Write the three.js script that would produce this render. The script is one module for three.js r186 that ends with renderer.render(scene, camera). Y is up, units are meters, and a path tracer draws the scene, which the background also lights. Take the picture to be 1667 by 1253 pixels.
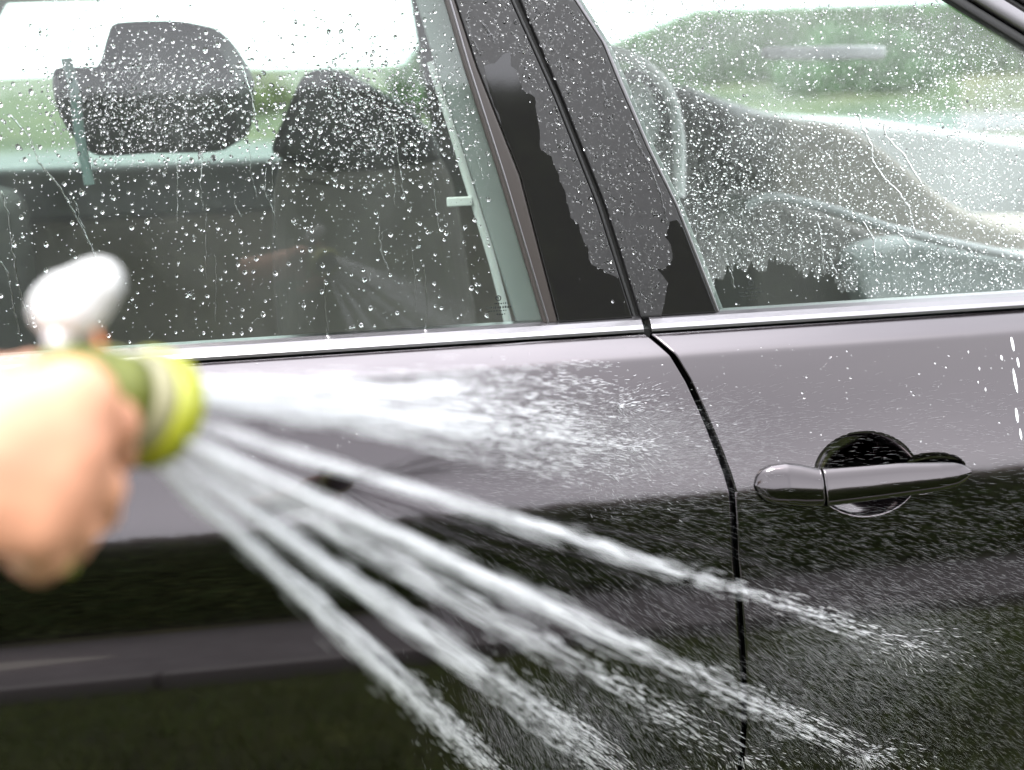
import * as THREE from 'three';
import { MarchingCubes } from 'three/addons/objects/MarchingCubes.js';
import { RoundedBoxGeometry } from 'three/addons/geometries/RoundedBoxGeometry.js';
import { mergeGeometries } from 'three/addons/utils/BufferGeometryUtils.js';

// ---------------------------------------------------------------- camera
const W = 1667, H = 1253, F = 1620;                 // photograph size and focal length in its pixels
const scene = new THREE.Scene();
const camera = new THREE.PerspectiveCamera(2 * Math.atan(H / 2 / F) * 180 / Math.PI, W / H, 0.05, 900);
const V3 = (x, y, z) => new THREE.Vector3(x, y, z);
const D2R = Math.PI / 180;
const PITCH = 18.3 * D2R, YAW = 6.5 * D2R, ROLL = 1.9 * D2R;
const fwd = V3(Math.sin(YAW) * Math.cos(PITCH), -Math.sin(PITCH), -Math.cos(YAW) * Math.cos(PITCH));
const right0 = V3().crossVectors(fwd, V3(0, 1, 0)).normalize(), up0 = V3().crossVectors(right0, fwd);
const camR = right0.clone().multiplyScalar(Math.cos(ROLL)).addScaledVector(up0, -Math.sin(ROLL));
const camU = V3().crossVectors(camR, fwd);
camera.position.set(-0.13, 1.25, 1.13);
camera.quaternion.setFromRotationMatrix(new THREE.Matrix4().makeBasis(camR, camU, fwd.clone().negate()));
camera.focus = 1.17;
camera.userData.fStop = 2.1;
camera.filmGauge = 36;

// ---------------------------------------------------------------- sky, sun, exposure
const lerp = (a, b, t) => a + (b - a) * t, clamp = (x, a, b) => Math.min(b, Math.max(a, x)), sstep = (a, b, x) => { const t = clamp((x - a) / (b - a), 0, 1); return t * t * (3 - 2 * t); };
function hash(x, y, z = 0) { let h = Math.imul(x | 0, 374761393) + Math.imul(y | 0, 668265263) + Math.imul(z | 0, 2147483647 ^ 918273645); h = Math.imul(h ^ (h >>> 13), 1274126177); return ((h ^ (h >>> 16)) >>> 0) / 4294967296; }
function noise(x, y, z = 0) {
  const xi = Math.floor(x), yi = Math.floor(y), zi = Math.floor(z), f = (t) => t * t * (3 - 2 * t);
  const u = f(x - xi), v = f(y - yi), w = f(z - zi), l = (a, b, t) => a + (b - a) * t;
  const q = (dz) => l(l(hash(xi, yi, zi + dz), hash(xi + 1, yi, zi + dz), u), l(hash(xi, yi + 1, zi + dz), hash(xi + 1, yi + 1, zi + dz), u), v);
  return l(q(0), q(1), w);
}
function fbm(x, y, z = 0, o = 4) { let s = 0, a = 0.5, n = 0; for (let i = 0; i < o; i++) { s += a * noise(x, y, z + i * 17); n += a; a /= 2; x *= 2.03; y *= 2.03; z *= 2.03; } return s / n; }
{
  const w = 1024, h = 512, d = new Float32Array(w * h * 4);
  for (let j = 0; j < h; j++) {
    const el = ((j + 0.5) / h - 0.5) * Math.PI, s = Math.max(0, Math.sin(el));
    for (let i = 0; i < w; i++) {
      const az = (i + 0.5) / w * 2 * Math.PI, cx = Math.cos(el) * Math.cos(az), cz = Math.cos(el) * Math.sin(az);
      const c = fbm(cx * 2.2 + 9, s * 3.4, cz * 2.2 + 5, 5);
      const L = (0.98 - 0.3 * sstep(0.3, 0.62, s) + 1.9 * Math.pow(s, 5)) * (0.72 + 0.56 * c), k = (j * w + i) * 4;
      d[k] = L * 0.985; d[k + 1] = L; d[k + 2] = L * (1.035 + 0.05 * (1 - c)); d[k + 3] = 1;
    }
  }
  const t = new THREE.DataTexture(d, w, h, THREE.RGBAFormat, THREE.FloatType);
  t.mapping = THREE.EquirectangularReflectionMapping; t.magFilter = THREE.LinearFilter; t.minFilter = THREE.LinearFilter; t.needsUpdate = true;
  scene.background = t; scene.environment = t;
}
const sun = new THREE.DirectionalLight(new THREE.Color(1, 0.97, 0.92), 1.0);
sun.position.set(-3, 9, 3.5); sun.target.position.set(0, 0.8, 0);
sun.castShadow = true; sun.shadow.radius = 26; sun.shadow.mapSize.set(2048, 2048);
Object.assign(sun.shadow.camera, { left: -6, right: 6, top: 6, bottom: -6, near: 0.5, far: 30 });
scene.add(sun, sun.target);
const renderer = new THREE.WebGLRenderer({ antialias: true });
renderer.setSize(1024, 770);
renderer.toneMapping = THREE.LinearToneMapping;
renderer.toneMappingExposure = 4.6;
renderer.shadowMap.enabled = true;

// ---------------------------------------------------------------- helpers
let seed = 7;
const rnd = () => { seed = (Math.imul(seed, 1664525) + 1013904223) >>> 0; return seed / 4294967296; };
const rr = (a, b) => a + (b - a) * rnd();
const gauss = () => (rnd() + rnd() + rnd() + rnd() - 2) * 1.2;
const C = (r, g, b) => new THREE.Color().setRGB(r, g, b);
const std = (name, c, roughness, o = {}) => { const m = new THREE.MeshStandardMaterial({ color: C(...c), roughness, side: THREE.DoubleSide, ...o }); m.name = name; return m; };
const phys = (name, c, roughness, o = {}) => { const m = new THREE.MeshPhysicalMaterial({ color: C(...c), roughness, side: THREE.DoubleSide, ...o }); m.name = name; return m; };
const taken = new Map();
function nm(n) { const k = taken.get(n) || 0; taken.set(n, k + 1); return k ? n + '_' + String(k).padStart(3, '0') : n; }
function add(parent, name, geometry, material) {
  const m = new THREE.Mesh(geometry, material); m.name = parent === scene ? nm(name) : name; m.castShadow = m.receiveShadow = true; parent.add(m); return m;
}
function tag(o, label, category, group, kind) { Object.assign(o.userData, { label, category }); if (group) o.userData.group = group; if (kind) o.userData.kind = kind; return o; }
function struct(name, g, m, parent = scene) { const o = add(parent, name, g, m); o.userData.kind = 'structure'; return o; }
function thing(name, label, category, group) { const g = new THREE.Group(); g.name = nm(name); scene.add(g); return tag(g, label, category, group); }

const rayOf = (px, py) => fwd.clone().addScaledVector(camR, (px - W / 2) / F).addScaledVector(camU, -(py - H / 2) / F);
const at = (px, py, depth) => camera.position.clone().addScaledVector(rayOf(px, py), depth);      // a point at that depth along the view axis
const onPlane = (px, py, z) => { const r = rayOf(px, py); return camera.position.clone().addScaledVector(r, (z - camera.position.z) / r.z); };
function hit(px, py, surf, off = 0) {                                            // where a pixel's ray meets the side z = surf(y)
  const r = rayOf(px, py), p = V3(); let a = 0.3, b = 4;
  for (let i = 0; i < 50; i++) { const t = (a + b) / 2; p.copy(camera.position).addScaledVector(r, t); if (p.z > surf(p.y) + off) a = t; else b = t; }
  return p.copy(camera.position).addScaledVector(r, b);
}
function project(p) { const d = p.clone().sub(camera.position), z = d.dot(fwd); return [W / 2 + F * d.dot(camR) / z, H / 2 - F * d.dot(camU) / z, z]; }
function interp(pairs) {                                                         // piecewise linear, extrapolating
  const a = pairs.slice().sort((p, q) => p[0] - q[0]);
  return (x) => { let i = 0; while (i < a.length - 2 && x > a[i + 1][0]) i++; const [x0, y0] = a[i], [x1, y1] = a[i + 1]; return y0 + (y1 - y0) * (x - x0) / (x1 - x0 || 1e-9); };
}
function tex(w, h, f, srgb) {
  const d = new Uint8Array(w * h * 4);
  for (let j = 0; j < h; j++) for (let i = 0; i < w; i++) { const c = f(i, j), k = (j * w + i) * 4; d[k] = c[0]; d[k + 1] = c[1]; d[k + 2] = c[2]; d[k + 3] = 255; }
  const t = new THREE.DataTexture(d, w, h); t.magFilter = THREE.LinearFilter; t.minFilter = THREE.LinearFilter; t.wrapS = t.wrapT = THREE.RepeatWrapping; if (srgb) t.colorSpace = THREE.SRGBColorSpace; t.needsUpdate = true; return t;
}

// ---------------------------------------------------------------- the car's side: glass above the belt, door below
const BELT = 0.94;
const glassTilt = (h) => (7.2 + 8 * h) * D2R;
const glassZ = (y) => { const h = y - BELT; let z = -0.018, n = 24; for (let i = 0; i < n; i++) z -= Math.tan(glassTilt(h * (i + 0.5) / n)) * h / n; return z; };
// the door's outline from the belt down: angle of the surface's normal above the horizon, along the arc
const doorAngle = interp([[0, 60], [0.030, 52], [0.040, 31], [0.10, 27.5], [0.20, 23.4], [0.236, 21], [0.262, 16], [0.30, 12.4], [0.38, 9], [0.50, 5], [0.64, -2], [0.85, -16]]);
const doorArc = [];
{ let y = 0.9285, z = 0.003; for (let s = 0; s <= 0.7301; s += 0.001) { doorArc.push([s, y, z]); const t = doorAngle(s + 0.0005) * D2R; y -= Math.cos(t) * 0.001; z += Math.sin(t) * 0.001; } }
const doorZ = interp(doorArc.map(([, y, z]) => [y, z])), doorS = interp(doorArc.map(([s, y]) => [y, s]));
const arcAt = (s) => { const i = clamp(s / 0.001, 0, doorArc.length - 1.001), k = Math.floor(i), t = i - k; return [lerp(doorArc[k][1], doorArc[k + 1][1], t), lerp(doorArc[k][2], doorArc[k + 1][2], t)]; };
const doorNormal = (s) => { const t = doorAngle(s) * D2R; return V3(0, Math.sin(t), Math.cos(t)); };
const glassNormal = (y) => { const t = glassTilt(y - BELT); return V3(0, Math.sin(t), Math.cos(t)); };

// A sheet on a side surface between xL(t) and xR(t); its edges are rounded and turn inward.
function panel(rows, xL, xR, pointAt, normalAt, { nx = 40, fillet = 0.003, deep = 0.03, off = 0, dent = null, ends = true, cols = null } = {}) {
  const pos = [], uv = [], idx = [], fs = [];
  const steps = [[0, -deep], [0, -fillet]];
  for (let i = 1; i <= 4; i++) { const a = i / 4 * Math.PI / 2; steps.push([fillet * (1 - Math.cos(a)), -fillet * (1 - Math.sin(a))]); }
  const N = 2 * steps.length + (cols ? cols.length : nx - 1);
  const rws = [];
  if (ends) { rws.push([rows[0], -deep]); }
  for (const t of rows) rws.push([t, 0]);
  if (ends) rws.push([rows[rows.length - 1], -deep]);
  for (const [t, sink] of rws) {
    const a = xL(t), b = xR(t), xs = [];
    for (const [d, o] of steps) xs.push([a + d, o]);
    if (cols) for (const c of cols) xs.push([clamp(c, a + fillet * 1.01, b - fillet * 1.01), 0]);
    else for (let i = 1; i < nx; i++) xs.push([lerp(a + fillet, b - fillet, i / nx), 0]);
    for (const [d, o] of steps.slice().reverse()) xs.push([b - d, o]);
    const [y, z] = pointAt(t), n = normalAt(t);
    for (const [x, o] of xs) {
      const k = Math.min(o, 0) + (sink || 0) + off - (dent ? dent(x, t) : 0);
      pos.push(x, y + n.y * k, z + n.z * k); uv.push(x, y);
    }
  }
  for (let r = 0; r < rws.length - 1; r++) for (let c = 0; c < N - 1; c++) { const p = r * N + c; idx.push(p, p + N, p + 1, p + 1, p + N, p + N + 1); }
  const g = new THREE.BufferGeometry();
  g.setAttribute('position', new THREE.Float32BufferAttribute(pos, 3)); g.setAttribute('uv', new THREE.Float32BufferAttribute(uv, 2)); g.setIndex(idx); g.computeVertexNormals();
  return g;
}
const range = (a, b, n) => Array.from({ length: n + 1 }, (_, i) => a + (b - a) * i / n);
const gPoint = (y) => [y, glassZ(y)];
const onGlass = (px, py, off = 0) => hit(px, py, glassZ, off), onDoor = (px, py, off = 0) => hit(px, py, doorZ, off);
const edgeGlass = (list) => interp(list.map(([px, py]) => { const p = onGlass(px, py); return [p.y, p.x]; }));
const edgeDoor = (list) => interp(list.map(([px, py]) => { const p = onDoor(px, py); return [doorS(p.y), p.x]; }));

// ---------------------------------------------------------------- materials
const paint = phys('grey mauve metallic car paint', [0.034, 0.0275, 0.0300], 0.10, { metalness: 1, clearcoat: 1, clearcoatRoughness: 0.03 });
const rubber = std('black rubber', [0.012, 0.012, 0.012], 0.5);
const glossBlack = phys('gloss black trim', [0.006, 0.006, 0.007], 0.08);
const seal = std('brown black window seal', [0.03, 0.025, 0.023], 0.35);
const bright = std('brushed aluminium trim', [0.19, 0.183, 0.19], 0.32, { metalness: 1 });
const water = phys('water', [1, 1, 1], 0.0, { transmission: 1, thickness: 0.004, ior: 1.333 });
const spray = std('white jet water', [0.74, 0.75, 0.765], 0.35), thinSpray = std('thin flying water', [0.3, 0.305, 0.31], 0.3);

// ---------------------------------------------------------------- ground and surroundings
{
  const gt = tex(512, 512, (i, j) => { const a = fbm(i / 14, j / 14, 0, 5), b = noise(i / 2, j / 2, 9); const c = fbm(i / 90, j / 90, 30, 3), k = 0.5 + 0.6 * a + 0.35 * (b - 0.5) + 0.5 * (c - 0.5); return [(60 + 34 * (c - 0.45)) * k, 68 * k, (20 + 8 * c) * k]; }, true);
  gt.repeat.set(0.12, 0.12);
  const lawn = std('lawn', [0.9, 0.95, 0.8], 0.95, { map: gt });
  const g = new THREE.PlaneGeometry(900, 900, 1, 1).rotateX(-Math.PI / 2);
  const p = g.attributes.position, u = g.attributes.uv; for (let i = 0; i < p.count; i++) u.setXY(i, p.getX(i), p.getZ(i));
  struct('lawn', g, lawn);
  const at_ = tex(256, 256, (i, j) => { const k = 0.7 + 0.35 * fbm(i / 20, j / 20, 3, 4) + 0.3 * (noise(i * 0.9, j * 0.9, 4) - 0.5); return [98 * k, 96 * k, 96 * k]; }, true);
  const asph = std('asphalt', [1, 1, 1], 0.8, { map: at_ });
  const strip = (name, z0, z1, y, m, x0 = -60, x1 = 60) => { const q = new THREE.PlaneGeometry(x1 - x0, z1 - z0).rotateX(-Math.PI / 2); const uu = q.attributes.uv, pp = q.attributes.position; for (let i = 0; i < pp.count; i++) uu.setXY(i, pp.getX(i), pp.getZ(i)); q.translate((x0 + x1) / 2, y, (z0 + z1) / 2); return struct(name, q, m); };
  strip('asphalt_road', 2.55, 6.0, 0.006, asph);
  strip('far_road', -16.5, -12.4, 0.006, std('pale concrete road', [0.07, 0.075, 0.075], 0.8), -120, 120);
  { const sh = new THREE.Shape(); for (let i = 0; i < 60; i++) { const a = i / 60 * Math.PI * 2, r = 1 + 0.08 * (noise(Math.cos(a) * 3, Math.sin(a) * 3, 5) - 0.5); sh[i ? 'lineTo' : 'moveTo'](Math.cos(a) * 3.2 * r, Math.sin(a) * 0.62 * r); }
    struct('concrete_apron', new THREE.ShapeGeometry(sh).rotateX(-Math.PI / 2).translate(-4.9, 0.011, 4.1), std('worn concrete', [0.26, 0.25, 0.22], 0.9)); }
  // kerb stones along the asphalt
  const kg = new RoundedBoxGeometry(0.98, 0.16, 0.14, 2, 0.015), km = std('kerb concrete', [0.13, 0.125, 0.12], 0.85);
  const kerb = thing('kerb', 'pale concrete kerb between the lawn and the asphalt', 'kerb');
  for (let i = 0; i < 14; i++) { const k = add(kerb, 'kerb_stone', kg, km); k.position.set(-6.5 + i, 0.04, 2.47); }
  // a clipped hedge behind the photographer, mirrored in the paint and the glass
  const leafG = (() => { const b = new THREE.BufferGeometry(); b.setAttribute('position', new THREE.Float32BufferAttribute([0, 0, 0, 0.035, 0.05, 0.01, 0, 0.12, 0, -0.035, 0.05, 0.01], 3)); b.setAttribute('uv', new THREE.Float32BufferAttribute([0, 0, 1, 0, 1, 1, 0, 1], 2)); b.setIndex([0, 1, 2, 0, 2, 3]); b.computeVertexNormals(); return b; })();
  const leafM = std('hedge leaves', [0.10, 0.14, 0.05], 0.8);
  function hedge(name, label, x0, x1, z0, z1, h, n, sc, leafM, taper = 0.01) {
    const low = (x) => clamp(0.25 + 0.75 * (x - x0) / taper, 0.25, 1);
    const t = thing(name, label, 'hedge');
    const body = new THREE.BoxGeometry(x1 - x0 - 0.3, h - 0.12, z1 - z0 - 0.3, 60, 10, 4), p = body.attributes.position;
    for (let i = 0; i < p.count; i++) { const k = 0.12 * (noise(p.getX(i) * 2, p.getY(i) * 2, p.getZ(i) * 2) - 0.5); p.setXYZ(i, p.getX(i) + k, p.getY(i) + k, p.getZ(i) + k); }
    body.translate((x0 + x1) / 2, h / 2 - 0.06, (z0 + z1) / 2); for (let i = 0; i < p.count; i++) p.setY(i, p.getY(i) * low(p.getX(i))); body.computeVertexNormals();
    add(t, 'branch_core', body, std('hedge core', [0.035, 0.05, 0.02], 0.95));
    const im = new THREE.InstancedMesh(leafG, leafM, n), o = new THREE.Object3D(), c = C(1, 1, 1);
    for (let i = 0; i < n; i++) {
      const f = rnd(), x = rr(x0, x1), w = 0.03 * gauss();
      if (f < 0.2) o.position.set(x, h + w, rr(z0, z1)); else if (f < 0.7) o.position.set(x, rr(0, h), z0 + w); else o.position.set(x, rr(0, h), z1 + w);
      o.position.y *= low(x); o.rotation.set(rr(-1, 1), rr(0, 6.3), rr(-1, 1)); o.scale.setScalar(sc * rr(0.7, 1.4)); o.updateMatrix(); im.setMatrixAt(i, o.matrix);
      const k = rr(0.6, 1.35); im.setColorAt(i, c.setRGB(k * rr(0.85, 1.2), k, k * 0.9));
    }
    im.name = 'foliage'; im.userData.kind = 'stuff'; im.castShadow = im.receiveShadow = true; t.add(im);
  }
  hedge('clipped_hedge', 'tall clipped dark green hedge along the asphalt', -16, 16, 7.0, 8.4, 3.35, 80000, 1.2, leafM);
  hedge('low_hedge', 'low bright green hedge across the far field', 6.5, 48, -38, -36, 2.3, 26000, 3.2, std('bright hedge leaves', [0.05, 0.12, 0.025], 0.8), 5);
  const shrubs = [[-9.5, -20, 1.5, 1.15, [0.07, 0.10, 0.03], 'round dark green shrub on the lawn beyond the far road'], [-4.6, -27, 2.0, 1.3, [0.10, 0.12, 0.035], 'wide yellow green shrub on the lawn beyond the far road'], [1.2, -24, 1.3, 1.25, [0.05, 0.09, 0.03], 'small deep green shrub on the lawn beyond the far road'], [12.5, -26, 2.2, 1.6, [0.045, 0.10, 0.03], 'large deep green shrub in front of the low hedge']];
  for (const [x, z, r, h, c, label] of shrubs) {
    const t = thing('shrub', label, 'shrub', 'shrubs on the far lawn');
    const st = []; for (let i = 0; i < 7; i++) { const a = i * 0.9; st.push(new THREE.TubeGeometry(new THREE.CatmullRomCurve3([V3(x, 0, z), V3(x + Math.cos(a) * r * 0.2, h * 0.4, z + Math.sin(a) * r * 0.2), V3(x + Math.cos(a) * r * 0.55, h * 0.75, z + Math.sin(a) * r * 0.55)]), 6, 0.03, 5)); }
    add(t, 'stem', mergeGeometries(st), std('shrub bark', [0.08, 0.06, 0.045], 0.9));
    const n = 5200, im = new THREE.InstancedMesh(leafG, std('shrub leaves', c, 0.8), n), o = new THREE.Object3D(), cc = C(1, 1, 1);
    for (let i = 0; i < n; i++) { const a = rr(0, 6.283), e = Math.acos(rr(0, 1)), k = Math.pow(rnd(), 0.3) * (0.75 + 0.5 * noise(a * 1.6, e * 3, x)); o.position.set(x + Math.cos(a) * Math.sin(e) * r * k, 0.05 + h * Math.cos(e) * k, z + Math.sin(a) * Math.sin(e) * r * k); o.rotation.set(rr(-1.5, 1.5), rr(0, 6.3), rr(-1, 1)); o.scale.setScalar(rr(1.2, 2.4)); o.updateMatrix(); im.setMatrixAt(i, o.matrix); const q = rr(0.6, 1.4); im.setColorAt(i, cc.setRGB(q, q, q)); }
    im.name = 'foliage'; im.userData.kind = 'stuff'; im.castShadow = im.receiveShadow = true; t.add(im);
  }
  // grass blades round the car
  const bg = new THREE.BufferGeometry(); bg.setAttribute('position', new THREE.Float32BufferAttribute([-0.003, 0, 0, 0.003, 0, 0, 0.012, 0.07, 0.006], 3)); bg.setIndex([0, 1, 2]); bg.computeVertexNormals();
  const n = 26000, im = new THREE.InstancedMesh(bg, std('grass blades', [0.12, 0.17, 0.05], 0.8), n), o = new THREE.Object3D(), c = C(1, 1, 1);
  for (let i = 0; i < n; i++) { o.position.set(rr(-2.6, 3), 0, rr(0.1, 2.38)); o.rotation.set(rr(-0.4, 0.4), rr(0, 6.3), 0); o.scale.setScalar(rr(0.6, 1.3)); o.updateMatrix(); im.setMatrixAt(i, o.matrix); const k = rr(0.7, 1.3); im.setColorAt(i, c.setRGB(k * rr(0.9, 1.25), k, k * 0.9)); }
  im.name = nm('grass'); im.castShadow = im.receiveShadow = true; scene.add(tag(im, 'short green grass growing beside the car', 'grass', null, 'stuff'));
}

// ---------------------------------------------------------------- the car
const car = thing('car', 'wet grey mauve car with black window pillars being rinsed', 'car');
const X_REAR = -1.15, X_FRONT = 1.45;
// edges read from the photograph, as lines on the side
const sealL = edgeGlass([[723, 0], [755, 110], [812, 287], [884, 527]]), sealR = edgeGlass([[740, 0], [776, 110], [846, 287], [908, 526]]);
const gapL = edgeGlass([[829, 0], [900, 158], [970, 335], [1029, 520]]), gapR = edgeGlass([[846, 0], [914, 158], [985, 335], [1043, 518]]);
const trimR = edgeGlass([[932, 0], [979, 72], [1002, 129], [1050, 240], [1097, 335], [1167, 515]]), glassL2 = edgeGlass([[940, 0], [986, 72], [1010, 129], [1057, 240], [1103, 335], [1173, 515]]);
const doorGap = edgeDoor([[1062, 548], [1095, 577], [1121, 620], [1146, 675], [1166, 725], [1183, 770], [1192, 800], [1197, 900], [1205, 1000], [1211, 1100], [1212, 1180], [1206, 1253]]);
const GAP = 0.0029;
// front window's upper frame runs down to the mirror
const roofLine = (() => { const a = onGlass(1536, -2), b = onGlass(1667, 78); return { slope: (b.y - a.y) / (b.x - a.x), a }; })();
const topAt = (x) => Math.min(1.385, roofLine.a.y + roofLine.slope * (x - roofLine.a.x));

const handleC = onDoor(1410, 771), handleS = doorS(handleC.y);
const padC = onDoor(1508, 770), padS = doorS(padC.y);
const bowl = (x, s) => { const r = Math.hypot((x - handleC.x) / 0.064, (s - handleS) / 0.050), q = Math.hypot((x - padC.x) / 0.049, (s - padS + 0.06 * (x - padC.x)) / 0.0225); return Math.max(r < 1 ? 0.019 * Math.pow(1 - r * r * r, 1.2) : 0, q < 1 ? 0.010 * Math.pow(1 - q * q * q, 0.8) : 0); };

const rearDoor = new THREE.Group(); rearDoor.name = 'rear_door'; car.add(rearDoor);
const frontDoor = new THREE.Group(); frontDoor.name = 'front_door'; car.add(frontDoor);
const dRows = range(0, 0.012, 6).concat(range(0.014, 0.72, 236));
add(rearDoor, 'door_panel', panel(dRows, () => X_REAR, (s) => doorGap(s) - GAP, arcAt, doorNormal, { nx: 60 }), paint);
{
  const cols = range(0.1, X_FRONT - 0.02, 50).concat(range(handleC.x - 0.075, handleC.x + 0.15, 170)).sort((a, b) => a - b);
  const rows = dRows.concat(range(handleS - 0.06, handleS + 0.06, 100)).sort((a, b) => a - b).filter((v, i, a) => !i || v - a[i - 1] > 2e-4);
  add(frontDoor, 'door_panel', panel(rows, (s) => doorGap(s) + GAP, () => X_FRONT, arcAt, doorNormal, { cols, dent: bowl }), paint);
}
// what lies behind the gap between the doors
add(car, 'door_jamb', panel(range(0, 0.72, 60), (s) => doorGap(s) - 0.04, (s) => doorGap(s) + 0.04, arcAt, doorNormal, { nx: 4, off: -0.034, deep: 0.002, fillet: 0.001 }), std('black jamb', [0.004, 0.004, 0.004], 0.95));
// belt mouldings: a bright strip under the glass, a narrow dark groove below it
{
  const strip = (x0, x1) => {
    const sh = [[-0.030, 0.944], [-0.0165, 0.9445], [-0.009, 0.942], [-0.001, 0.9375], [0.0025, 0.9335], [0.0030, 0.9312], [-0.010, 0.930], [-0.03, 0.929]];
    const s = new THREE.Shape(sh.map(([z, y]) => new THREE.Vector2(-z, y)));
    return new THREE.ExtrudeGeometry(s, { depth: x1 - x0, bevelEnabled: true, bevelSize: 0.0008, bevelThickness: 0.0008, bevelSegments: 2 }).rotateY(Math.PI / 2).translate(x0, 0, 0);
  };
  const g1 = onDoor(1042, 530), xm = onGlass(1047, 522).x;
  add(rearDoor, 'belt_moulding', strip(X_REAR, xm - 0.005), bright);
  add(frontDoor, 'belt_moulding', strip(xm + 0.006, X_FRONT), bright);
  const lip = (x0, x1) => new THREE.BoxGeometry(x1 - x0, 0.012, 0.02).translate((x0 + x1) / 2, 0.925, -0.018);
  add(car, 'belt_groove', lip(X_REAR, X_FRONT), rubber);
}
const Y0 = 0.9405;
// black window pillar covers
const wetRegion = []; // polygons of smooth water film on the pillar covers, metres
const poly = (list) => list.map(([px, py]) => { const p = onGlass(px, py); return [p.x, p.y]; });
wetRegion.push(poly([[785, 110], [803, 105], [815, 88], [828, 86], [832, 110], [846, 128], [852, 150], [866, 158], [872, 190], [878, 215], [880, 245], [897, 255], [903, 280], [918, 310], [923, 335], [926, 352], [938, 360], [945, 385], [955, 400], [962, 430], [985, 445], [1010, 452], [1025, 490], [1032, 540], [900, 540], [850, 300], [800, 170]]));
wetRegion.push(poly([[1085, 362], [1098, 358], [1112, 375], [1130, 410], [1145, 440], [1175, 530], [1075, 530], [1082, 490], [1084, 460], [1062, 436], [1075, 440], [1090, 420], [1088, 400], [1080, 385]]));
const inPoly = (p, x, y) => { let c = false; for (let i = 0, j = p.length - 1; i < p.length; j = i++) if ((p[i][1] > y) !== (p[j][1] > y) && x < (p[j][0] - p[i][0]) * (y - p[i][1]) / (p[j][1] - p[i][1]) + p[i][0]) c = !c; return c; };
const pillarBox = { x0: -0.35, y0: 0.90, w: 0.62, h: 0.52 };
const filmAt = (x, y) => { const jx = x + 0.007 * (fbm(x * 60, y * 60, 2, 2) - 0.5), jy = y + 0.007 * (fbm(x * 60, y * 60, 8, 2) - 0.5); return wetRegion.some((p) => inPoly(p, jx, jy)); };
const filmTex = tex(1024, 1024, (i, j) => { const x = pillarBox.x0 + i / 1024 * pillarBox.w, y = pillarBox.y0 + j / 1024 * pillarBox.h; const g = filmAt(x, y) ? 18 : 150 + 70 * (fbm(x * 90, y * 90, 5, 4) - 0.5) + 60 * (noise(x * 700, y * 700) - 0.5); return [255, clamp(g, 8, 255), 255]; });
filmTex.repeat.set(1 / pillarBox.w, 1 / pillarBox.h); filmTex.offset.set(-pillarBox.x0 / pillarBox.w, -pillarBox.y0 / pillarBox.h);
const pillarBlack = phys('gloss black pillar cover, part beaded part filmed with water', [0.008, 0.0075, 0.008], 1, { roughnessMap: filmTex, ior: 1.55 });
const pRows = range(Y0, 1.39, 80);
add(rearDoor, 'pillar_cover', panel(pRows, (y) => sealR(y) + 0.0006, gapL, gPoint, glassNormal, { nx: 16, off: 0.006, fillet: 0.0015, deep: 0.012 }), pillarBlack);
add(frontDoor, 'pillar_cover', panel(pRows, gapR, trimR, gPoint, glassNormal, { nx: 16, off: 0.006, fillet: 0.0015, deep: 0.012 }), pillarBlack);
add(car, 'pillar_jamb', panel(pRows, (y) => gapL(y) - 0.015, (y) => gapR(y) + 0.015, gPoint, glassNormal, { nx: 4, off: -0.008, fillet: 0.001, deep: 0.004 }), rubber);
add(rearDoor, 'gap_seal', panel(pRows, (y) => gapL(y) + 0.0012, (y) => gapL(y) + 0.0062, gPoint, glassNormal, { nx: 4, off: 0.003, fillet: 0.002, deep: 0.008 }), rubber);
// window seals
add(rearDoor, 'window_seal', panel(pRows, sealL, sealR, gPoint, glassNormal, { nx: 6, off: 0.0045, fillet: 0.003, deep: 0.012 }), seal);
add(rearDoor, 'seal_bead', panel(pRows, (y) => sealL(y) + 0.0048, (y) => sealL(y) + 0.0075, gPoint, glassNormal, { nx: 3, off: 0.0062, fillet: 0.001, deep: 0.004 }), bright);
add(frontDoor, 'window_seal', panel(pRows, (y) => trimR(y) + 0.0004, glassL2, gPoint, glassNormal, { nx: 4, off: 0.005, fillet: 0.0015, deep: 0.010 }), bright);
// glass
const mistBox = { x0: -1.2, y0: 0.9, w: 2.7, h: 0.52 };
const clearFront = poly([[1160, 560], [1165, 455], [1215, 438], [1300, 440], [1345, 455], [1400, 490], [1480, 505], [1500, 560]]);
const mistTex = tex(2048, 512, (i, j) => {
  const x = mistBox.x0 + i / 2048 * mistBox.w, y = mistBox.y0 + j / 512 * mistBox.h;
  if (x < gapL(y)) return [255, 8 + 26 * fbm(x * 14, y * 9, 3, 4), 255];
  const jx = x + 0.012 * (fbm(x * 90, y * 90, 2, 3) - 0.5), jy = y - 0.045 * Math.pow(fbm(x * 130, y * 6, 8, 3), 2) + 0.008;
  if (inPoly(clearFront, jx, jy)) return [255, 20, 255];
  return [255, clamp(150 + 120 * (fbm(x * 10, y * 10, 6, 4) - 0.5), 40, 255), 255];
});
mistTex.repeat.set(1 / mistBox.w, 1 / mistBox.h); mistTex.offset.set(-mistBox.x0 / mistBox.w, -mistBox.y0 / mistBox.h);
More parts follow.
